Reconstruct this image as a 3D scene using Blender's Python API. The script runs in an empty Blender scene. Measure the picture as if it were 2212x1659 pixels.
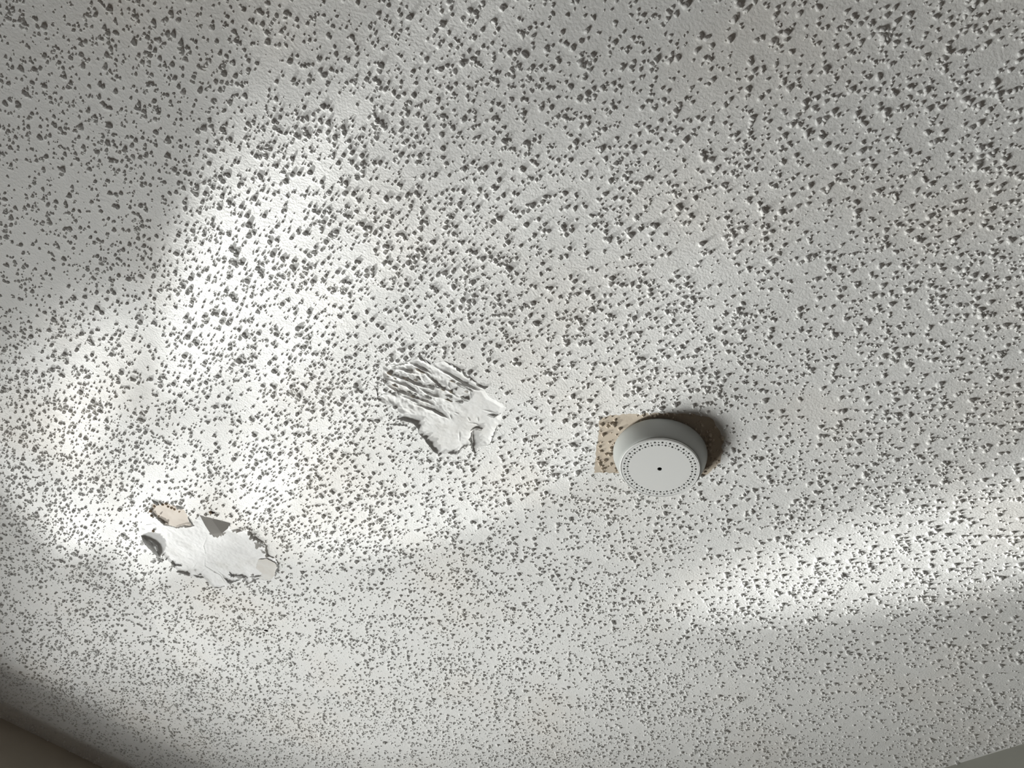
import bpy, bmesh, math, random
import numpy as np
from mathutils import Vector, Matrix
from mathutils.geometry import delaunay_2d_cdt, tessellate_polygon

random.seed(7)
RNG = np.random.default_rng(11)
SC = bpy.context.scene
COL = SC.collection

# ------------------------------------------------------------------ camera
FPX, W, H = 1600.0, 2212, 1659
CAM_Z, CEIL_Z = 1.75, 2.43
HC = CEIL_Z - CAM_Z
_z = np.array([320.0, 1215.0, FPX]); _z /= np.linalg.norm(_z)          # zenith seen in camera axes (right, up, forward)
_f = np.array([0, 0, 1.0]) - _z * _z[2]; _f /= np.linalg.norm(_f)
_r = np.cross(_f, _z); _r *= np.sign(_r[0])
cam_data = bpy.data.cameras.new('camera')
cam = bpy.data.objects.new('camera', cam_data); COL.objects.link(cam)
cam_data.sensor_width = 36.0
cam_data.sensor_fit = 'HORIZONTAL'
cam_data.lens = FPX / W * 36.0
cam_data.clip_start = 0.01
R3 = Matrix(((_r[0], _r[1], -_r[2]), (_f[0], _f[1], -_f[2]), (_z[0], _z[1], -_z[2])))
cam.matrix_world = Matrix.Translation((0, 0, CAM_Z)) @ R3.to_4x4()
SC.camera = cam


def plane(x, y):
    """the ceiling point seen at photo pixel x, y -> world (X, Y)"""
    v = np.array([x - W / 2, H / 2 - y, FPX])
    v = v * HC / (v @ _z)
    return np.array([v @ _r, v @ _f])


# walls: the left wall runs through the ceiling line at lower left, the right wall at lower right
A0, A1 = plane(0, 1550), plane(217, 1656)
B0, B1 = plane(2048, 1656), plane(2210, 1607)
DL = (A1 - A0) / np.linalg.norm(A1 - A0)
DR = (B1 - B0) / np.linalg.norm(B1 - B0)
_t = np.linalg.solve(np.array([DL, -DR]).T, B0 - A0)
CORNER = A0 + DL * _t[0]
NL = np.array([DL[1], -DL[0]])            # into the room from the left wall
NR = np.array([DR[1], -DR[0]])
if NR @ (-CORNER) < 0:
    NR = -NR
if NL @ (-CORNER) < 0:
    NL = -NL
WIN = A0 + DL * 0.0                        # centre of the window along the left wall

# ------------------------------------------------------------------ world, exposure
SC.view_settings.view_transform = 'Standard'
SC.view_settings.look = 'None'
SC.view_settings.gamma = 1.0
SC.view_settings.use_curve_mapping = False
SC.view_settings.exposure = 0.0
wd = bpy.data.worlds.new('house_interior'); SC.world = wd
wd.use_nodes = True
bg = wd.node_tree.nodes['Background']
bg.inputs[0].default_value = (1.0, 0.93, 0.87, 1)
bg.inputs[1].default_value = 0.10


# ------------------------------------------------------------------ lights: daylight thrown up through the window in the left wall
def aim(o, target):
    d = Vector(target) - o.location
    o.rotation_euler = d.to_track_quat('-Z', 'Y').to_euler()


def outside(s, out, drop):
    p = WIN + DL * s - NL * out
    return Vector((p[0], p[1], CEIL_Z - drop))


def area(name, s, out, drop, target_px, sx, sy, energy, color=(1, 1, 1)):
    l = bpy.data.lights.new(name, 'AREA'); l.shape = 'RECTANGLE'; l.size = sx; l.size_y = sy
    l.energy = energy; l.color = color
    o = bpy.data.objects.new(name, l); COL.objects.link(o)
    o.location = outside(s, out, drop)
    t = plane(*target_px)
    aim(o, (t[0], t[1], CEIL_Z))
    return o


def spot(name, s, out, drop, target_px, angle, energy, blend=0.4, size=0.05, color=(1, 1, 1), squash=1.0):
    l = bpy.data.lights.new(name, 'SPOT'); l.spot_size = math.radians(angle); l.spot_blend = blend
    l.shadow_soft_size = size; l.energy = energy; l.color = color
    o = bpy.data.objects.new(name, l); COL.objects.link(o)
    o.location = outside(s, out, drop)
    t = plane(*target_px)
    aim(o, (t[0], t[1], CEIL_Z))
    o.scale = (squash, 1, 1)
    return o


# broad daylight thrown up from the bright ground outside, then sun glints off glossy things, with added wide spots that lift dim areas
LIT = (1.0, 0.995, 0.985)
GLINT_FILL = (1.0, 0.985, 0.975)
GAIN = 1.50
GAIN_GLINT_FILL = 1.20
for tgt_px, ang, watts in (((1700, 1000), 60, 72), ((500, 1100), 50, 17), ((1700, 1000), 26, 46), ((1300, 1400), 26, 28), ((1300, 1400), 60, 43), ((60, 260), 34, 36), ((1330, 1000), 26, 22)):
    spot('daylight', 0.0, 0.36, 1.32, tgt_px, ang, watts * GAIN, 1.0, 0.36, LIT)
for tgt_px, ang, watts, bl, sq in (
        ((575, 625), 4, 235, 1.0, 1.7), ((875, 925), 7, 144, 0.35, 1.7), ((425, 550), 4, 200, 1.0, 0.6), ((200, 1000), 7, 85, 0.3, 1.7),
        ((500, 625), 4, 190, 0.3, 0.6), ((500, 1000), 11, 78, 0.4, 0.6), ((800, 325), 4, 62, 0.25, 0.6), ((200, 1075), 7, 45, 0.4, 0.6),
        ((200, 850), 4, 128, 0.3, 0.6), ((725, 325), 4, 56, 0.25, 1.7), ((125, 850), 4, 49, 0.3, 0.6), ((40, 1300), 14, 32, 1.0, 1.0), ((340, 1385), 19, 52, 1.0, 1.0), ((800, 1580), 20, 44, 1.0, 1.0), ((1950, 780), 15, 62, 1.0, 1.0)):
    spot('glint_and_fill', 0.0, 0.5, 0.55, tgt_px, ang, watts * GAIN_GLINT_FILL, bl, 0.02 if ang < 14 else 0.17, GLINT_FILL, sq)
spot('glint_and_fill', 0.0, 0.5, 0.9, (2030, 1190), 7.5, 300, 1.0, 0.03, GLINT_FILL, 0.75)
spot('glint_and_fill', 0.0, 0.5, 0.7, (2190, 1120), 8, 90, 1.0, 0.04, GLINT_FILL, 1.0)


# ------------------------------------------------------------------ materials
def mat(name, color, rough=0.6, bump=None, tint=None, spec=0.3):
    m = bpy.data.materials.new(name); m.use_nodes = True
    nt = m.node_tree; b = nt.nodes['Principled BSDF']
    b.inputs['Base Color'].default_value = (*color, 1)
    b.inputs['Roughness'].default_value = rough
    b.inputs['Specular IOR Level'].default_value = spec
    geo = nt.nodes.new('ShaderNodeNewGeometry')
    if tint:
        col2, scale, lo, hi = tint
        n = nt.nodes.new('ShaderNodeTexNoise'); n.inputs['Scale'].default_value = scale; n.inputs['Detail'].default_value = 4
        nt.links.new(geo.outputs['Position'], n.inputs['Vector'])
        rmp = nt.nodes.new('ShaderNodeMapRange')
        rmp.inputs['From Min'].default_value = lo; rmp.inputs['From Max'].default_value = hi
        nt.links.new(n.outputs['Fac'], rmp.inputs['Value'])
        mx = nt.nodes.new('ShaderNodeMix'); mx.data_type = 'RGBA'
        mx.inputs[6].default_value = (*color, 1); mx.inputs[7].default_value = (*col2, 1)
        nt.links.new(rmp.outputs['Result'], mx.inputs[0])
        nt.links.new(mx.outputs[2], b.inputs['Base Color'])
    if bump:
        prev = None
        for scale, strength, dist, detail in bump:
            n = nt.nodes.new('ShaderNodeTexNoise'); n.inputs['Scale'].default_value = scale; n.inputs['Detail'].default_value = detail
            nt.links.new(geo.outputs['Position'], n.inputs['Vector'])
            bp = nt.nodes.new('ShaderNodeBump'); bp.inputs['Strength'].default_value = strength; bp.inputs['Distance'].default_value = dist
            nt.links.new(n.outputs['Fac'], bp.inputs['Height'])
            if prev:
                nt.links.new(prev.outputs['Normal'], bp.inputs['Normal'])
            prev = bp
        nt.links.new(prev.outputs['Normal'], b.inputs['Normal'])
    return m


M_PAINT = mat('ceiling_paint', (0.80, 0.80, 0.79), 0.75, [(400, 0.75, 0.0008, 3), (150, 0.3, 0.0012, 2), (50, 0.2, 0.0025, 2)], ((0.795, 0.775, 0.745), 6.0, 0.5, 0.75), 0.2)
M_OLD = mat('old_beige_paint', (0.56, 0.49, 0.405), 0.8, [(420, 0.3, 0.0006, 3)], ((0.52, 0.445, 0.36), 30.0, 0.4, 0.7), 0.2)
M_PLASTER = mat('bare_plaster', (0.80, 0.80, 0.79), 0.85, [(260, 0.3, 0.0008, 5), (900, 0.2, 0.0003, 2)], ((0.72, 0.71, 0.69), 45.0, 0.5, 0.75), 0.1)
M_PLASTER_W = mat('white_plaster', (0.84, 0.84, 0.84), 0.85, [(200, 0.3, 0.0008, 5), (900, 0.2, 0.0003, 2)], ((0.76, 0.755, 0.74), 40.0, 0.5, 0.75), 0.1)
M_BOARD = mat('board_paper', (0.63, 0.575, 0.52), 0.9, [(700, 0.15, 0.0003, 3)], ((0.58, 0.525, 0.47), 60.0, 0.45, 0.6), 0.05)
M_END = mat('greyish_board', (0.68, 0.655, 0.62), 0.9, [(300, 0.3, 0.0006, 4)], ((0.74, 0.73, 0.71), 50.0, 0.4, 0.7), 0.05)
M_CHIP = mat('chip_grey', (0.34, 0.325, 0.305), 0.9, [(700, 0.15, 0.0003, 3)], None, 0.05)  # chip only: even grey, darker than the plaster and board
M_CRUMB = mat('brown_crumb', (0.30, 0.235, 0.17), 0.9, [(900, 0.3, 0.0003, 2)])
M_SPECK = mat('dirt_and_hole_dark', (0.03, 0.02, 0.018), 0.9, [(900, 0.3, 0.0003, 2)])
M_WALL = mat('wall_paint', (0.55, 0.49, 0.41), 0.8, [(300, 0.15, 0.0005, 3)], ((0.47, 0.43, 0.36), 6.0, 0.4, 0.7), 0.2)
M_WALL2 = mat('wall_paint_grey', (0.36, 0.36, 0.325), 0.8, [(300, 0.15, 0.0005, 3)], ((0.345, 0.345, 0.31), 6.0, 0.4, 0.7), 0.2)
M_FLOOR = mat('floor_boards', (0.33, 0.24, 0.17), 0.5, [(40, 0.2, 0.001, 3)], ((0.26, 0.18, 0.12), 12.0, 0.4, 0.65))
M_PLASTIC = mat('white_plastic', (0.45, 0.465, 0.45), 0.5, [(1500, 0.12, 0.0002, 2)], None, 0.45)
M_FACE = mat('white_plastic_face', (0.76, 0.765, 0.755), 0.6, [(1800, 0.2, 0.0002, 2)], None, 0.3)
M_DARK = mat('dark_inside', (0.02, 0.02, 0.02), 0.9, [(900, 0.1, 0.0003, 2)])
M_GRILLE = mat('grey_chamber', (0.16, 0.165, 0.16), 0.8, [(900, 0.1, 0.0003, 2)])
M_FRAME = mat('frame_paint', (0.7, 0.69, 0.66), 0.5, [(300, 0.1, 0.0005, 2)])


# ------------------------------------------------------------------ mesh helpers
def link(name, me, parent=None, m=None, smooth=False):
    o = bpy.data.objects.new(name, me); COL.objects.link(o)
    if m:
        me.materials.append(m)
    if smooth:
        me.polygons.foreach_set('use_smooth', np.ones(len(me.polygons), dtype=bool))
    if parent:
        o.parent = parent
    return o


def mesh_from(name, verts, faces):
    me = bpy.data.meshes.new(name)
    me.from_pydata([tuple(map(float, v)) for v in verts], [], [tuple(f) for f in faces])
    me.update()
    return me


def tri_mesh(name, verts, tris):
    """a mesh from numpy arrays, quick for large counts"""
    me = bpy.data.meshes.new(name)
    verts = np.asarray(verts, dtype=np.float32); tris = np.asarray(tris, dtype=np.int32)
    me.vertices.add(len(verts)); me.vertices.foreach_set('co', verts.ravel())
    me.loops.add(tris.size); me.loops.foreach_set('vertex_index', tris.ravel())
    me.polygons.add(len(tris)); me.polygons.foreach_set('loop_start', np.arange(0, tris.size, 3, dtype=np.int32))
    me.update(calc_edges=True); me.validate()
    return me


def boxes(name, lst, parent=None, m=None):
    """one mesh of boxes given by 4 ground corners and two heights"""
    v, f = [], []
    for corners, z0, z1 in lst:
        n = len(v)
        v += [(c[0], c[1], z0) for c in corners] + [(c[0], c[1], z1) for c in corners]
        f += [(n, n + 1, n + 2, n + 3)[::-1], (n + 4, n + 5, n + 6, n + 7)] + [(n + i, n + (i + 1) % 4, n + 4 + (i + 1) % 4, n + 4 + i) for i in range(4)]
    me = mesh_from(name, v, f)
    bm = bmesh.new(); bm.from_mesh(me); bmesh.ops.recalc_face_normals(bm, faces=bm.faces); bm.to_mesh(me); bm.free()
    return link(name, me, parent, m)


def inside(poly, p):
    """even-odd test, poly (n,2), p (m,2)"""
    x, y = p[:, 0], p[:, 1]; res = np.zeros(len(p), bool)
    n = len(poly)
    for i in range(n):
        x0, y0 = poly[i]; x1, y1 = poly[(i + 1) % n]
        c = ((y0 > y) != (y1 > y))
        with np.errstate(divide='ignore', invalid='ignore'):
            xi = (x1 - x0) * (y - y0) / (y1 - y0 + 1e-30) + x0
        res ^= c & (x < xi)
    return res


def seg_dist(p, a, b):
    d = b - a; t = np.clip(((p - a) @ d) / (d @ d + 1e-12), 0, 1)
    q = a + t[:, None] * d
    return np.linalg.norm(p - q, axis=1), t


def edge_dist(poly, p):
    r = np.full(len(p), 1e9)
    for i in range(len(poly)):
        r = np.minimum(r, seg_dist(p, poly[i], poly[(i + 1) % len(poly)])[0])
    return r


def smooth_line(pts, step, closed=False, jag=0.0, rng=None):
    """resample a line through pts at a step, with small jags"""
    pts = np.asarray(pts, float)
    if closed:
        pts = np.vstack([pts, pts[:1]])
    out = []
    for a, b in zip(pts[:-1], pts[1:]):
        n = max(1, int(round(np.linalg.norm(b - a) / step)))
        for k in range(n):
            q = a + (b - a) * k / n
            if jag and k:
                q = q + rng.normal(0, jag, 2)
            out.append(q)
    if not closed:
        out.append(pts[-1])
    return np.array(out)


def crop_px(pts, x0, y0, k):
    return np.array([plane(x0 + x / k, y0 + y / k) for x, y in pts])


# ------------------------------------------------------------------ setting: floor, walls, window
T = 0.14
BACK_L = CORNER - DL * 3.2
BACK_R = CORNER + DR * 3.6
FAR = BACK_L + DR * 3.6
flo = boxes('floor', [((CORNER - NL * T, BACK_R - NL * T, FAR + DR * 0.0, BACK_L), -0.1, 0.0)], None, M_FLOOR)
flo['kind'] = 'structure'
WW, WTOP, WBOT = 0.95, CEIL_Z - 0.15, 0.75
wa, wb = WIN - DL * WW / 2, WIN + DL * WW / 2


def strip(a, b, n, t):
    return (a, b, b - n * t, a - n * t)


ZT = CEIL_Z + 0.12
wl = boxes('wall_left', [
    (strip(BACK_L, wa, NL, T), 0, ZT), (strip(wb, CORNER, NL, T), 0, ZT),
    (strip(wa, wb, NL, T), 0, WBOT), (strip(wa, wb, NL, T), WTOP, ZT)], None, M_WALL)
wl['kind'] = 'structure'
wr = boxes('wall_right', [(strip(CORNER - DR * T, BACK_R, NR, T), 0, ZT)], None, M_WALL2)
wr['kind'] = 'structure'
win = bpy.data.objects.new('window_1', None); COL.objects.link(win)
win['kind'] = 'structure'
fo = NL * (T * 0.55)
for nm, a, b, z0, z1 in (('frame_jamb', wa, wa + DL * 0.04, WBOT, WTOP), ('frame_jamb', wb - DL * 0.04, wb, WBOT, WTOP),
                         ('frame_rail', wa + DL * 0.04, wb - DL * 0.04, WTOP - 0.035, WTOP), ('frame_rail', wa + DL * 0.04, wb - DL * 0.04, WBOT, WBOT + 0.05)):
    boxes(nm, [(strip(a - fo, b - fo, NL, 0.05), z0, z1)], win, M_FRAME)
M_GLASS = bpy.data.materials.new('window_glass'); M_GLASS.use_nodes = True
_nt = M_GLASS.node_tree; _nt.nodes.clear()
_o = _nt.nodes.new('ShaderNodeOutputMaterial'); _tr = _nt.nodes.new('ShaderNodeBsdfTransparent'); _gl = _nt.nodes.new('ShaderNodeBsdfGlossy'); _mx = _nt.nodes.new('ShaderNodeMixShader')
_tr.inputs[0].default_value = (0.97, 0.98, 0.97, 1); _gl.inputs['Roughness'].default_value = 0.02; _mx.inputs[0].default_value = 0.05
_nt.links.new(_tr.outputs[0], _mx.inputs[1]); _nt.links.new(_gl.outputs[0], _mx.inputs[2]); _nt.links.new(_mx.outputs[0], _o.inputs[0])
boxes('pane', [(strip(wa + DL * 0.04 - fo - NL * 0.02, wb - DL * 0.04 - fo - NL * 0.02, NL, 0.006), WBOT + 0.05, WTOP - 0.035)], win, M_GLASS)

# ------------------------------------------------------------------ ceiling with three openings for its patches
K2, K3 = 5.53, 5.027
OUT1 = [(370, 400), (450, 385), (560, 360), (680, 330), (740, 270), (800, 225), (850, 300), (940, 370), (1100, 330), (1250, 400), (1400, 520), (1530, 620), (1640, 760), (1850, 880),
        (1800, 960), (1780, 1060), (1740, 1120), (1690, 1250), (1640, 1340), (1480, 1360), (1380, 1340), (1290, 1390), (1270, 1440), (1150, 1440), (1020, 1450), (920, 1370),
        (880, 1290), (800, 1200), (780, 1120), (700, 1070), (540, 1030), (580, 950), (520, 880), (380, 830), (290, 780), (400, 700), (390, 580), (370, 500)]
OUT2 = [(420, 330), (420, 240), (500, 250), (620, 230), (780, 280), (830, 370), (890, 460), (960, 370), (1080, 400), (1200, 430), (1290, 450), (1290, 520), (1330, 515), (1440, 530), (1560, 600),
        (1680, 680), (1700, 800), (1790, 840), (1830, 900), (1790, 1030), (1740, 1080), (1600, 1070), (1500, 1110), (1440, 1060), (1390, 1110), (1290, 1105), (1240, 1150), (1110, 1150), (1010, 1050),
        (860, 1030), (740, 990), (640, 880), (560, 790), (510, 815), (440, 710), (325, 595), (330, 480), (430, 465), (490, 400)]
OUT3 = [(1297, 903), (1330, 896), (1390, 893), (1440, 893), (1500, 894), (1540, 906), (1562, 945), (1556, 1000), (1528, 1025), (1480, 1040), (1400, 1040), (1345, 1025), (1310, 1020), (1283, 1022), (1289, 960)]
rj = np.random.default_rng(3)
POLY1 = smooth_line(crop_px(OUT1, 760, 720, K2), 0.003, True, 0.0005, rj)
POLY2 = smooth_line(crop_px(OUT2, 240, 1040, K3), 0.003, True, 0.0005, rj)
POLY3 = smooth_line(crop_px(OUT3, 0, 0, 1), 0.004, True, 0.0008, rj)
ROOM = np.array([CORNER, BACK_L, FAR, BACK_R])


def ceiling_mesh():
    loops = [[Vector((p[0], p[1], 0)) for p in ROOM]] + [[Vector((p[0], p[1], 0)) for p in q] for q in (POLY1, POLY2, POLY3)]
    tris = tessellate_polygon(loops)
    flat = [p for l in loops for p in l]
    v = [(p.x, p.y, CEIL_Z) for p in flat]; f = []
    for t in tris:
        a, b, c = (flat[i] for i in t)
        f.append(t if (b - a).cross(c - a).z < 0 else (t[0], t[2], t[1]))
    n = len(v)
    # the openings' edges and the upper face of the board
    off = 4
    for q in (POLY1, POLY2, POLY3):
        m_ = len(q); s = len(v)
        v += [(p[0], p[1], CEIL_Z + 0.008) for p in q]
        for i in range(m_):
            j = (i + 1) % m_
            f.append((off + i, off + j, s + j, s + i))
        off += m_
    s = len(v)
    v += [(p[0], p[1], CEIL_Z + 0.015) for p in ROOM]
    f.append((s, s + 1, s + 2, s + 3))
    f += [(i, (i + 1) % 4, s + (i + 1) % 4, s + i) for i in range(4)]
    return mesh_from('ceiling', v, f)


ceiling = link('ceiling', ceiling_mesh(), None, M_PAINT)
ceiling['kind'] = 'structure'
ceiling['label'] = 'white painted ceiling with sprayed popcorn texture'


def patch_mesh(name, poly, step, height):
    """a triangulated sheet inside a closed outline; height(p, edge distance) gives how far it stands below the ceiling plane"""
    lo, hi = poly.min(0), poly.max(0)
    gx, gy = np.meshgrid(np.arange(lo[0], hi[0], step), np.arange(lo[1], hi[1], step))
    p = np.stack([gx.ravel(), gy.ravel()], 1) + RNG.uniform(-0.3, 0.3, (gx.size, 2)) * step
    p = p[inside(poly, p)]
    p = p[edge_dist(poly, p) > step * 0.6]
    n = len(poly)
    pts = [Vector(q) for q in poly] + [Vector(q) for q in p]
    ev = [(i, (i + 1) % n) for i in range(n)]
    vs, es, fs, *_ = delaunay_2d_cdt(pts, ev, [], 1, 1e-6)
    P = np.array([(q[0], q[1]) for q in vs])
    hgt = height(P, edge_dist(poly, P))
    v = np.column_stack([P, CEIL_Z - hgt])
    tri = np.array([t for t in fs if len(t) == 3])
    a, b, c = P[tri[:, 0]], P[tri[:, 1]], P[tri[:, 2]]
    up = (b - a)[:, 0] * (c - a)[:, 1] - (b - a)[:, 1] * (c - a)[:, 0] > 0
    tri[up] = tri[up][:, ::-1]
    return tri_mesh(name, v, tri)


def vnoise(p, scale, seed):
    """smooth value noise, -1..1"""
    g = np.random.default_rng(seed).uniform(-1, 1, (64, 64))
    q = p * scale; i = np.floor(q).astype(int); f = q - i; f = f * f * (3 - 2 * f)
    a = g[i[:, 0] % 64, i[:, 1] % 64]; b = g[(i[:, 0] + 1) % 64, i[:, 1] % 64]
    c = g[i[:, 0] % 64, (i[:, 1] + 1) % 64]; d = g[(i[:, 0] + 1) % 64, (i[:, 1] + 1) % 64]
    return (a * (1 - f[:, 0]) + b * f[:, 0]) * (1 - f[:, 1]) + (c * (1 - f[:, 0]) + d * f[:, 0]) * f[:, 1]


def ridges(p, lines, width, hgt):
    h = np.zeros(len(p))
    for ln in lines:
        k = len(ln) - 1
        for i in range(k):
            d, t = seg_dist(p, ln[i], ln[i + 1])
            u = (i + t) / k
            taper = np.clip(np.sin(np.pi * np.clip(0.05 + 0.9 * u, 0, 1)), 0.15, 1)
            h = np.maximum(h, hgt * taper * np.exp(-(d / width) ** 2))
    return h


def flap(parent, line, into, width, hang, m, seed, thick=0.0007, ragged=0.5, name='torn_flap'):
    """a strip of torn paint: hangs from a line on the ceiling, its free edge pushed 'into' the patch and curled down"""
    rg = np.random.default_rng(seed)
    ln = smooth_line(line, 0.0022, False, 0.0003, rg)
    n = len(ln)
    tang = np.gradient(ln, axis=0); tang /= np.linalg.norm(tang, axis=1)[:, None] + 1e-9
    nor = np.stack([-tang[:, 1], tang[:, 0]], 1)
    c = np.asarray(into)
    sgn = np.sign(((c - ln) * nor).sum(1).mean()) or 1
    nor *= sgn
    u = np.linspace(0, 1, n)
    env = np.clip(np.sin(np.pi * u) ** 0.6, 0.05, 1)
    rag = 1 + ragged * rg.uniform(-1, 1, n)
    rows = 4
    v, f = [], []
    for side in (0, 1):
        for k in range(rows + 1):
            s = k / rows
            off = width * env * rag * s
            dz = hang * env * rag * s ** 1.5
            for i in range(n):
                q = ln[i] + nor[i] * (off[i] + side * thick * s * 0.8)
                v.append((q[0], q[1], CEIL_Z + 0.0006 - dz[i] + (thick * 0.6 if side else 0)))
    def idx(side, k, i): return side * (rows + 1) * n + k * n + i
    for k in range(rows):
        for i in range(n - 1):
            f.append((idx(0, k, i), idx(0, k, i + 1), idx(0, k + 1, i + 1), idx(0, k + 1, i)))
            f.append((idx(1, k, i), idx(1, k + 1, i), idx(1, k + 1, i + 1), idx(1, k, i + 1)))
    for i in range(n - 1):
        f.append((idx(0, rows, i), idx(0, rows, i + 1), idx(1, rows, i + 1), idx(1, rows, i)))
        f.append((idx(0, 0, i), idx(1, 0, i), idx(1, 0, i + 1), idx(0, 0, i + 1)))
    for k in range(rows):
        for i in (0, n - 1):
            f.append((idx(0, k, i), idx(0, k + 1, i), idx(1, k + 1, i), idx(1, k, i)))
    me = mesh_from(name, v, f)
    bm = bmesh.new(); bm.from_mesh(me); bmesh.ops.recalc_face_normals(bm, faces=bm.faces); bm.to_mesh(me); bm.free()
    return link(name, me, parent, m)


# --- the scraped patch beside the alarm
c1 = lambda pts: crop_px(pts, 760, 720, K2)
RIDGE = [c1(l) for l in (
    [(390, 545), (560, 600), (660, 630), (720, 680), (800, 725)],
    [(390, 610), (520, 690), (640, 730), (760, 775), (880, 820), (1000, 875)],
    [(860, 470), (940, 545), (1020, 620), (1080, 665), (1150, 690), (1260, 770)],
    [(980, 400), (1150, 490), (1250, 555), (1350, 620), (1480, 680), (1560, 690)],
    [(815, 665), (900, 725), (980, 750), (1060, 775)],
    [(740, 840), (850, 885), (960, 915), (1060, 980), (1140, 1020)],
    [(430, 500), (560, 525), (690, 575), (800, 625), (1000, 690)],
    [(690, 360), (800, 410), (860, 440), (960, 500)],
    [(600, 760), (700, 790), (800, 850)], [(480, 430), (620, 440), (760, 490)])]
CRACK1 = [c1(l) for l in ([(1390, 640), (1410, 720), (1425, 800)], [(1160, 530), (1150, 620), (1190, 700)], [(1160, 970), (1190, 1030)], [(1380, 1010), (1410, 1060)], [(1500, 1010), (1505, 1060)],
                          [(1380, 1080), (1480, 1090), (1540, 1130)], [(1280, 1180), (1285, 1300)], [(1560, 920), (1720, 965)], [(1220, 950), (1275, 975)])]
CTR1 = c1([(1100, 1000)])[0]


def h_scraped(p, d):
    h = -0.0014 * np.clip(d / 0.006, 0, 1)
    top = np.clip(1 - (np.linalg.norm(p - c1([(750, 600)])[0], axis=1) / 0.075) ** 2, 0, 1)
    h += top * (0.0006 + 0.0009 * vnoise(p, 160, 1) + 0.0005 * vnoise(p, 420, 2))
    h += 0.0003 * vnoise(p, 70, 3) + 0.00012 * vnoise(p, 300, 4)
    h += ridges(p, RIDGE, 0.0013, 0.0026) + ridges(p, CRACK1, 0.0007, 0.0009)
    return h


patch1 = link('damaged_patch', patch_mesh('damaged_patch', POLY1, 0.00085, h_scraped), ceiling, M_PLASTER, True)
patch1['label'] = 'scraped grey plaster patch with diagonal ridges left of the smoke alarm'
for k, (ln, wd_, hg) in enumerate((
        ([(520, 1030), (640, 1055), (730, 1080), (800, 1170)], 0.0035, 0.0045),
        ([(790, 1195), (850, 1250), (890, 1310), (960, 1400), (1030, 1450)], 0.002, 0.003),
        ([(1130, 1435), (1200, 1450), (1275, 1445), (1300, 1390), (1400, 1340)], 0.003, 0.0045),
        ([(1410, 1170), (1470, 1150), (1550, 1160)], 0.002, 0.004),
        ([(1440, 1160), (1430, 1250), (1450, 1340), (1470, 1430)], 0.002, 0.004),
        ([(660, 350), (740, 290), (800, 225), (830, 290), (940, 380)], 0.002, 0.0026),
        ([(1090, 325), (1250, 400), (1400, 510), (1530, 620)], 0.002, 0.0026),
        ([(1480, 600), (1560, 630), (1640, 640)], 0.002, 0.003),
        ([(1600, 1360), (1660, 1330), (1700, 1230), (1745, 1100)], 0.002, 0.0024),
        ([(250, 610), (290, 700), (290, 780), (380, 840)], 0.0015, 0.0022),
        ([(460, 400), (560, 365), (690, 335)], 0.002, 0.0024),
        ([(1610, 985), (1700, 1020), (1790, 960)], 0.002, 0.0022),
        ([(440, 1100), (560, 1110), (680, 1120)], 0.0025, 0.003),
        ([(510, 660), (530, 700), (550, 745)], 0.0015, 0.002))):
    flap(patch1, c1(ln), CTR1, wd_, hg, M_PAINT, 40 + k)

# little curls left by the scraper across the upper half
rc = np.random.default_rng(77)
for k in range(46):
    x, y = rc.uniform(400, 1350), 0
    y = 330 + (x - 400) * 0.30 + rc.uniform(-20, 430) * (1 - (x - 400) / 1900)
    ln_ = rc.uniform(35, 120); sl = rc.uniform(0.25, 0.6)
    seg_ = c1([(x, y), (x + ln_ * 0.5, y + ln_ * sl * 0.5 + rc.uniform(-6, 6)), (x + ln_, y + ln_ * sl)])
    if inside(POLY1, seg_).all():
        flap(patch1, seg_, c1([(x + ln_, y - 400)])[0], rc.uniform(0.0008, 0.0016), rc.uniform(0.0014, 0.003), M_PLASTER if k % 3 else M_OLD, 500 + k)

# --- the peeled patch at lower left
crumbs = []
c2 = lambda pts: crop_px(pts, 240, 1040, K3)
CTR2 = c2([(1000, 780)])[0]
CRACK2 = [c2(l) for l in ([(1015, 830), (1010, 920), (1100, 980), (1180, 1020), (1250, 1140)], [(1480, 850), (1560, 830), (1650, 795)], [(690, 505), (800, 485), (900, 490)], [(610, 480), (690, 505)],
                          [(1120, 640), (1240, 570)], [(930, 1020), (1010, 955)], [(880, 950), (930, 880)], [(1160, 985), (1290, 1090)], [(1030, 620), (1000, 700), (1020, 800)])]
BEIGE2 = c2([(440, 250), (620, 245), (780, 295), (830, 370), (890, 480), (800, 500), (700, 510), (600, 485), (490, 400), (430, 330)])
END2 = c2([(1560, 860)])[0]


def h_peeled(p, d):
    h = -0.0012 * np.clip(d / 0.005, 0, 1)
    h += 0.0005 * vnoise(p, 60, 11) + 0.0002 * vnoise(p, 240, 12) + 0.0001 * vnoise(p, 700, 13)
    pit = np.linalg.norm((p - c2([(430, 690)])[0]), axis=1)
    h -= 0.004 * np.clip(1 - pit / 0.02, 0, 1)
    inb = inside(BEIGE2, p)
    h[inb] -= 0.0022
    h += ridges(p, CRACK2, 0.0007, 0.0011)
    return h


patch2 = link('damaged_patch', patch_mesh('damaged_patch', POLY2, 0.001, h_peeled), ceiling, M_PLASTER_W, True)
patch2['label'] = 'peeled white plaster patch with a beige corner and a hanging lip, lower left'
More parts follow.
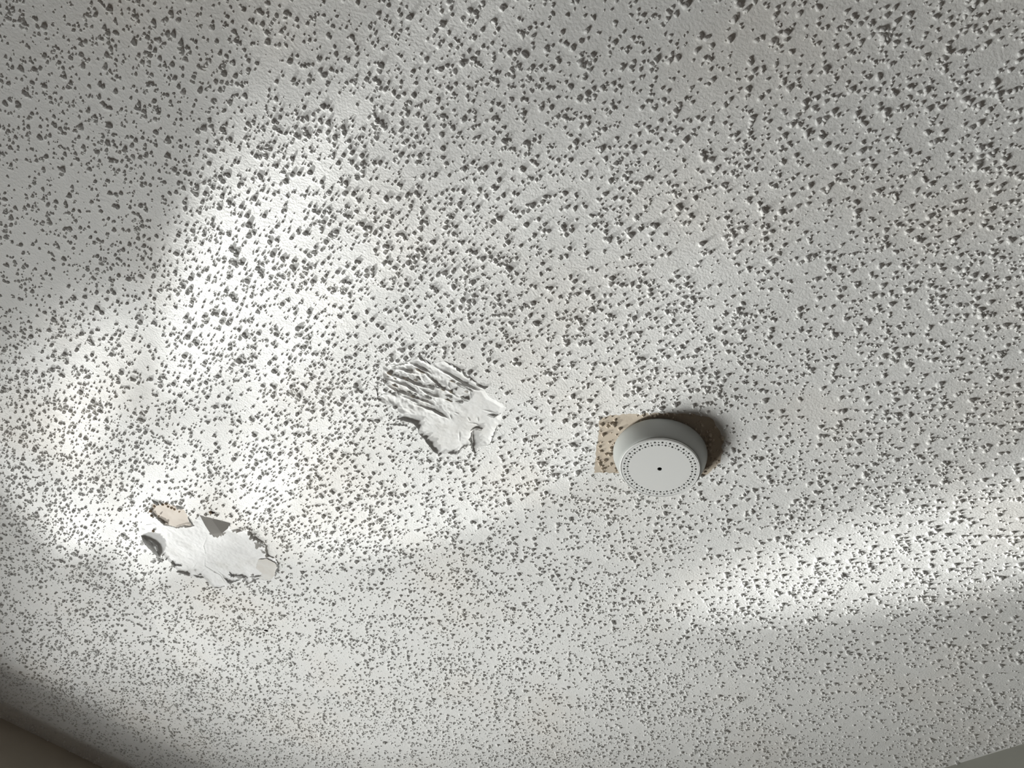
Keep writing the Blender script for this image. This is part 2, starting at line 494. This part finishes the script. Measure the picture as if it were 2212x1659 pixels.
# bare board at the patch's upper corner, and the greyer end
def sheet(name, pts, drop, m, parent, jag=0.0004, seed=5):
    q = smooth_line(pts, 0.003, True, jag, np.random.default_rng(seed))
    n = len(q)
    tr = tessellate_polygon([[Vector((a, b, 0)) for a, b in q]])
    v = [(a, b, CEIL_Z - drop) for a, b in q] + [(a, b, CEIL_Z - drop + 0.0006) for a, b in q]
    f = [t if (q[t[1]][0] - q[t[0]][0]) * (q[t[2]][1] - q[t[0]][1]) - (q[t[1]][1] - q[t[0]][1]) * (q[t[2]][0] - q[t[0]][0]) < 0 else t[::-1] for t in tr]
    f += [(i, (i + 1) % n, n + (i + 1) % n, n + i) for i in range(n)]
    o = link(name, mesh_from(name, v, f), parent, m)
    return o


bo = sheet('exposed_board', BEIGE2, -0.0022, M_BOARD, patch2)
bo['label'] = 'bare beige board'
en = sheet('exposed_board', c2([(1600, 850), (1690, 840), (1770, 880), (1810, 930), (1770, 1030), (1730, 1070), (1600, 1050), (1640, 1000), (1570, 940)]), 0.0001, M_END, patch2)
en['label'] = 'greyish beige bare end'


def chip(name, base, tip_pts, drop, m, parent):
    """a stiff chip of paint hinged on a base line, its free points hanging down"""
    pts = [(*b, CEIL_Z) for b in base] + [(*t, CEIL_Z - dz) for t, dz in zip(tip_pts, drop)]
    n = len(pts)
    v = pts + [(x, y, z + 0.0009) for x, y, z in pts]
    f = [tuple(range(n)), tuple(range(2 * n - 1, n - 1, -1))] + [(i, n + i, n + (i + 1) % n, (i + 1) % n) for i in range(n)]
    me = mesh_from(name, v, f)
    bm = bmesh.new(); bm.from_mesh(me); bmesh.ops.recalc_face_normals(bm, faces=bm.faces)
    bmesh.ops.triangulate(bm, faces=bm.faces); bm.to_mesh(me); bm.free()
    return link(name, me, parent, m)


ch = chip('paint_chip', c2([(960, 365), (1080, 395), (1200, 425), (1290, 450)]), c2([(1280, 490), (1230, 520), (1190, 560), (1110, 520), (1040, 455)]), (0.004, 0.008, 0.010, 0.009, 0.005), M_CHIP, patch2)
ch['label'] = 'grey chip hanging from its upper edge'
for k, (ln, wd_, hg) in enumerate((
        ([(320, 590), (380, 650), (440, 700), (490, 760), (525, 820)], 0.006, 0.011),
        ([(490, 400), (550, 450), (610, 490)], 0.0015, 0.0028),
        ([(830, 370), (860, 420), (900, 490)], 0.0015, 0.0022),
        ([(690, 505), (790, 478), (900, 488)], 0.0015, 0.0026),
        ([(700, 980), (780, 1000), (860, 1030)], 0.003, 0.004),
        ([(880, 1020), (950, 1045), (1015, 1050)], 0.002, 0.003),
        ([(1280, 985), (1300, 1035), (1400, 1040), (1480, 1060)], 0.0025, 0.0036),
        ([(1200, 1020), (1250, 1080), (1300, 1110), (1420, 1070)], 0.0022, 0.0032),
        ([(1450, 1100), (1500, 1115), (1560, 1090), (1610, 1060)], 0.0035, 0.0046),
        ([(1500, 1045), (1580, 1040), (1660, 1030)], 0.0015, 0.0026),
        ([(1060, 570), (1150, 570), (1240, 565)], 0.0025, 0.003),
        ([(1300, 530), (1360, 515), (1440, 535)], 0.0025, 0.003),
        ([(1480, 515), (1560, 600), (1640, 650), (1690, 700)], 0.003, 0.004),
        ([(1550, 670), (1600, 690), (1640, 700)], 0.0025, 0.003),
        ([(1690, 680), (1700, 760), (1705, 800), (1780, 830)], 0.002, 0.003),
        ([(1790, 840), (1830, 900), (1815, 980), (1785, 1040)], 0.0025, 0.0035),
        ([(500, 850), (530, 880), (580, 860)], 0.002, 0.003),
        ([(640, 870), (690, 920), (760, 920)], 0.002, 0.003),
        ([(430, 190), (480, 220), (540, 240)], 0.002, 0.003),
        ([(700, 260), (750, 280), (800, 290)], 0.002, 0.0028),
        ([(1100, 1150), (1170, 1160), (1250, 1140)], 0.0015, 0.0016))):
    fl = flap(patch2, c2(ln), CTR2, wd_, hg * (1.0 if k < 11 else 1.4), M_PAINT if k else M_PLASTER, 80 + k, ragged=0.5 if k else 0.12)

# brown crumbs and thin torn slivers around the white plaster
rc = np.random.default_rng(91)
for k, (x, y, r) in enumerate(((470, 265, 2.2), (520, 245, 2.6), (560, 250, 2.2), (600, 240, 2.6), (620, 270, 2.0), (660, 285, 2.6), (690, 300, 2.0), (430, 320, 2.6), (440, 370, 2.2), (520, 375, 1.8), (740, 325, 1.8), (460, 535, 2.4), (1085, 335, 2.8))):
    q = c2([(x, y)])[0]
    crumbs.append((q, r * 0.001))
for k in range(22):
    t = rc.uniform(0, 1)
    a_, b_ = ((1560, 620), (1720, 820)) if k < 8 else (((1280, 1000), (1640, 1060)) if k < 15 else ((560, 840), (1000, 1030)))
    x = a_[0] + (b_[0] - a_[0]) * t + rc.uniform(-50, 30); y = a_[1] + (b_[1] - a_[1]) * t + rc.uniform(-30, 30)
    L_ = rc.uniform(25, 70); sl = rc.uniform(0.0, 0.5)
    seg_ = c2([(x, y), (x + L_ * 0.5, y + L_ * sl * 0.5 + rc.uniform(-5, 5)), (x + L_, y + L_ * sl)])
    if inside(POLY2, seg_).all():
        flap(patch2, seg_, c2([(x + L_, y - 400)])[0], rc.uniform(0.0008, 0.0016), rc.uniform(0.0012, 0.0024), M_PAINT, 700 + k)

# --- old unpainted square behind the alarm
patch3 = link('unpainted_patch', patch_mesh('unpainted_patch', POLY3, 0.004, lambda p, d: -0.0004 * np.clip(d / 0.003, 0, 1) + 0.0002 * vnoise(p, 90, 21)), ceiling, M_OLD, True)
patch3['label'] = 'square of old beige paint behind the smoke alarm'

# ------------------------------------------------------------------ popcorn texture
ALARM = plane(1425, 977.5)


def build_lumps(name, cx, cy, rad, hgt, n, mids, seed, parent, m):
    """all lumps of one ring count n as one mesh: rings of irregular low domes on the ceiling plane"""
    rg = np.random.default_rng(seed)
    N = len(cx)
    if not N:
        return None
    th = np.linspace(0, 2 * np.pi, n, endpoint=False)[None, :] + rg.uniform(0, 6.28, (N, 1)) + rg.normal(0, 0.16, (N, n))
    lob = 1 + rg.normal(0, 0.15, (N, n))
    ecc = rg.uniform(0.62, 1.0, (N, 1)) ** 1.0; a = rg.uniform(0, np.pi, (N, 1))
    ux, uy = np.cos(th) * lob, np.sin(th) * lob * ecc
    dx = ux * np.cos(a) - uy * np.sin(a); dy = ux * np.sin(a) + uy * np.cos(a)
    lean = rg.normal(0, 0.15, (N, 2))
    V, ns = [], len(mids)
    for fr, zf in mids:
        k = zf
        x = cx[:, None] + rad[:, None] * (dx * fr + lean[:, :1] * k); y = cy[:, None] + rad[:, None] * (dy * fr + lean[:, 1:] * k)
        z = CEIL_Z + 0.0003 - (hgt[:, None] + 0.0003) * np.clip(zf + (rg.normal(0, 0.07, (N, n)) if 0 < zf else 0), 0, 1.1)
        V.append(np.stack([x, y, np.broadcast_to(z, x.shape)], 2))
    apex = np.stack([cx + rad * lean[:, 0], cy + rad * lean[:, 1], CEIL_Z - hgt], 1)[:, None, :]
    V = np.concatenate(V + [apex], 1)           # N, ns*n+1, 3
    per = ns * n + 1
    i = np.arange(n); j = (i + 1) % n
    tl = []
    for k in range(ns - 1):
        a0, b0, c0, d0 = k * n + i, k * n + j, (k + 1) * n + j, (k + 1) * n + i
        tl += [np.stack([a0, c0, b0], 1), np.stack([a0, d0, c0], 1)]
    tl.append(np.stack([(ns - 1) * n + i, np.full(n, ns * n), (ns - 1) * n + j], 1))
    tl = np.concatenate(tl)
    T_ = (tl[None] + (np.arange(N) * per)[:, None, None]).reshape(-1, 3)
    return V.reshape(-1, 3), T_


# where texture can be seen from here and from a step to the side
seen = np.array([plane(x, y) for x, y in ((-220, -180), (W + 220, -180), (W + 220, 1680), (1106, 2150), (-220, 1680))])
lo, hi = seen.min(0), seen.max(0)
DENS = 34000
NP = int(DENS * (hi - lo).prod())
pts = lo + RNG.uniform(0, 1, (NP, 2)) * (hi - lo)
crowd = 0.72 + 0.3 * vnoise(pts, 9, 31) + 0.45 * vnoise(pts, 34, 32) + 0.2 * vnoise(pts, 80, 33)
pts = pts[RNG.uniform(0, 1, NP) < np.clip(crowd, 0.06, 1)]
# keep them a little apart: one lump to a cell of a jittered grid
cell = np.floor(pts / 0.0044).astype(int); key = cell[:, 0] * 100003 + cell[:, 1]
_, first = np.unique(key, return_index=True)
pts = pts[first]
# some lumps run together with a neighbour
k = RNG.uniform(0, 1, len(pts)) < 0.30
an = RNG.uniform(0, 2 * np.pi, k.sum()); ds = RNG.uniform(0.0016, 0.0036, k.sum())
pts = np.vstack([pts, pts[k] + np.stack([np.cos(an), np.sin(an)], 1) * ds[:, None]])
rad = np.clip(np.exp(RNG.normal(math.log(0.00142), 0.40, len(pts))), 0.0006, 0.0032)
hgt = rad * RNG.uniform(0.7, 1.35, len(pts))


def keep(mask):
    global pts, rad, hgt
    pts, rad, hgt = pts[mask], rad[mask], hgt[mask]


keep(inside(seen, pts))
print("lumps", len(pts))
keep(((pts - CORNER) @ NL > rad * 1.4) & ((pts - CORNER) @ NR > rad * 1.4))
in1, in2 = inside(POLY1, pts), inside(POLY2, pts)
keep(~in1 & ~in2 & (np.linalg.norm(pts - ALARM, axis=1) > 0.050))
in3 = inside(POLY3, pts)
# the 300 that show largest: single parts
size = rad / (np.linalg.norm(pts, axis=1) ** 2 + HC ** 2) ** 0.5
frame = inside(np.array([plane(x, y) for x, y in ((5, 5), (W - 5, 5), (W - 5, 1590), (1106, 1655), (230, 1650), (5, 1540))]), pts)
order = np.argsort(-np.where(frame & ~in3, size, 0))
single = np.zeros(len(pts), bool); single[order[:300]] = True

BIG = ((1.0, 0.0), (0.92, 0.52), (0.6, 0.9))
SMALL = ((1.0, 0.0), (0.72, 0.7))


def lumps_object(name, mask, parent, m, seed):
    big = size > 0.00092
    b = mask & big; s = mask & ~big
    V1, T1 = build_lumps(name, pts[b, 0], pts[b, 1], rad[b], hgt[b], 7, BIG, seed, None, None) or (np.zeros((0, 3)), np.zeros((0, 3), int))
    r2 = build_lumps(name, pts[s, 0], pts[s, 1], rad[s], hgt[s], 6, SMALL, seed + 1, None, None) or (np.zeros((0, 3)), np.zeros((0, 3), int))
    V = np.concatenate([V1, r2[0]]); T_ = np.concatenate([T1, r2[1] + len(V1)])
    o = link(name, tri_mesh(name, V, T_), parent, m, True)
    o['kind'] = 'stuff'
    return o


lumps_object('popcorn_texture', ~single & ~in3, ceiling, M_PAINT, 100)
lumps_object('popcorn_texture', ~single & in3, patch3, M_OLD, 200)
protos = []
for q in range(8):
    V, T_ = build_lumps('texture_lump', np.zeros(1), np.zeros(1), np.full(1, 0.001), np.full(1, 0.00068), 10, ((1.0, 0.0), (0.9, 0.45), (0.66, 0.82)), 300 + q, None, None)
    V = V.copy(); V[:, 2] -= CEIL_Z
    me = tri_mesh('texture_lump', V, T_); me.materials.append(M_PAINT)
    me.polygons.foreach_set('use_smooth', np.ones(len(me.polygons), dtype=bool))
    protos.append(me)
for i in np.where(single)[0]:
    o = bpy.data.objects.new('texture_lump', protos[i % 8]); COL.objects.link(o); o.parent = ceiling
    s = rad[i] / 0.001
    o.location = (pts[i, 0], pts[i, 1], CEIL_Z); o.rotation_euler = (0, 0, random.uniform(0, 6.28)); o.scale = (s, s, hgt[i] / 0.00068)

for k, (q, r) in enumerate(crumbs):
    V, T_ = build_lumps('brown_crumb', np.array([q[0]]), np.array([q[1]]), np.array([r]), np.array([r * 0.9 + 0.0004]), 8, BIG, 450 + k, None, None)
    link('brown_crumb', tri_mesh('brown_crumb', V, T_), patch2, M_CRUMB, True)

# specks of dirt on the texture, and a nail hole drawn in dark colour
for k, (x, y, r) in enumerate(((575, 1362, 0.0035), (1101, 1601, 0.0036), (1113, 1602, 0.003), (460, 1108, 0.003), (1107, 1652, 0.0025))):
    q = plane(x, y)
    V, T_ = build_lumps('dark_speck', np.array([q[0]]), np.array([q[1]]), np.array([r]), np.array([r * 0.5]), 8, BIG, 400 + k, None, None)
    o = link('dark_speck', tri_mesh('dark_speck', V, T_), ceiling, M_SPECK, True)

# ------------------------------------------------------------------ smoke alarm
alarm = bpy.data.objects.new('smoke_alarm', None); COL.objects.link(alarm)
alarm.location = (ALARM[0], ALARM[1], CEIL_Z)
alarm['label'] = 'round white plastic smoke alarm with a ring of holes, fixed to the ceiling'
alarm['category'] = 'smoke alarm'


def lathe(name, prof, m, seg=128, parent=alarm, cap_last=True):
    """prof: (radius, depth below the ceiling)"""
    v, f = [], []
    for r, d in prof:
        v += [(r * math.cos(2 * math.pi * i / seg), r * math.sin(2 * math.pi * i / seg), -d) for i in range(seg)]
    for k in range(len(prof) - 1):
        for i in range(seg):
            j = (i + 1) % seg
            f.append((k * seg + i, (k + 1) * seg + i, (k + 1) * seg + j, k * seg + j))
    if cap_last:
        f.append(tuple((len(prof) - 1) * seg + i for i in range(seg)))
    me = mesh_from(name, v, f)
    bm = bmesh.new(); bm.from_mesh(me); bmesh.ops.recalc_face_normals(bm, faces=bm.faces); bm.to_mesh(me); bm.free()
    o = link(name, me, parent, m, True)
    return o


RB, RF, HD = 0.0555, 0.0462, 0.0290
lathe('mounting_plate', [(0.0, -0.0005), (0.0528, -0.0005), (0.0528, 0.0035), (0.030, 0.0035)], M_GRILLE)
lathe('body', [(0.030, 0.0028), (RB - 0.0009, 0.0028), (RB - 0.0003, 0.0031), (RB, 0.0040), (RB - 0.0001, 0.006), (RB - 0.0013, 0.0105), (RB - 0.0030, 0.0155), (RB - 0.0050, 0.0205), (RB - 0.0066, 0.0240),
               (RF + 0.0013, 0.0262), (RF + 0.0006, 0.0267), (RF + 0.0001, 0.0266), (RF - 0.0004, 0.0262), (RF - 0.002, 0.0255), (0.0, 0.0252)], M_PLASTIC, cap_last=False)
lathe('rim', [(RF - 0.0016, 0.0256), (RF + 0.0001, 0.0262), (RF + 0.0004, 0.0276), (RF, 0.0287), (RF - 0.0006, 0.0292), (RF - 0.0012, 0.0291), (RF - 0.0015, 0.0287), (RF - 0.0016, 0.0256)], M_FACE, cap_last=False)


def face_plate():
    RO = RF - 0.0017
    R1, R2 = 0.0413, 0.0373
    circ = lambda cx, cy, r, n: [Vector((cx + r * math.cos(2 * math.pi * i / n), cy + r * math.sin(2 * math.pi * i / n), 0)) for i in range(n)]
    loops = [circ(0, 0, RO, 128)]
    holes = [(0, 0, 0.0027, 24)]
    a0 = math.radians(4)
    for k in range(60):
        an = a0 + 2 * math.pi * k / 60
        big = k % 2 == 0
        holes.append((R1 * math.cos(an), R1 * math.sin(an), 0.00140 if big else 0.00085, 12 if big else 8))
        holes.append((R2 * math.cos(an), R2 * math.sin(an), 0.00080 if big else 0.00135, 8 if big else 12))
    loops += [circ(*h) for h in holes]
    flat = [p for l in loops for p in l]
    tris = tessellate_polygon(loops)
    v = [(p.x, p.y, -HD) for p in flat]; f = []
    for t in tris:
        a, b, c = (flat[i] for i in t)
        f.append(tuple(t) if (b - a).cross(c - a).z < 0 else (t[0], t[2], t[1]))
    n = len(v); v += [(p.x, p.y, -HD + 0.0014) for p in flat]
    off = 0
    for l in loops:
        m_ = len(l)
        for i in range(m_):
            f.append((off + i, off + (i + 1) % m_, n + off + (i + 1) % m_, n + off + i))
        off += m_
    return mesh_from('face_plate', v, f)


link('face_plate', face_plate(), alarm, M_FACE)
lathe('inner_chamber', [(RF - 0.003, 0.0264), (0.0, 0.0264)], M_GRILLE, cap_last=False)
lathe('hole_dark_disc', [(0.0031, 0.0266), (0.0031, 0.0268), (0.0, 0.0268)], M_DARK, 32, cap_last=False)  # dark disc behind the centre hole, its shade put into the colour
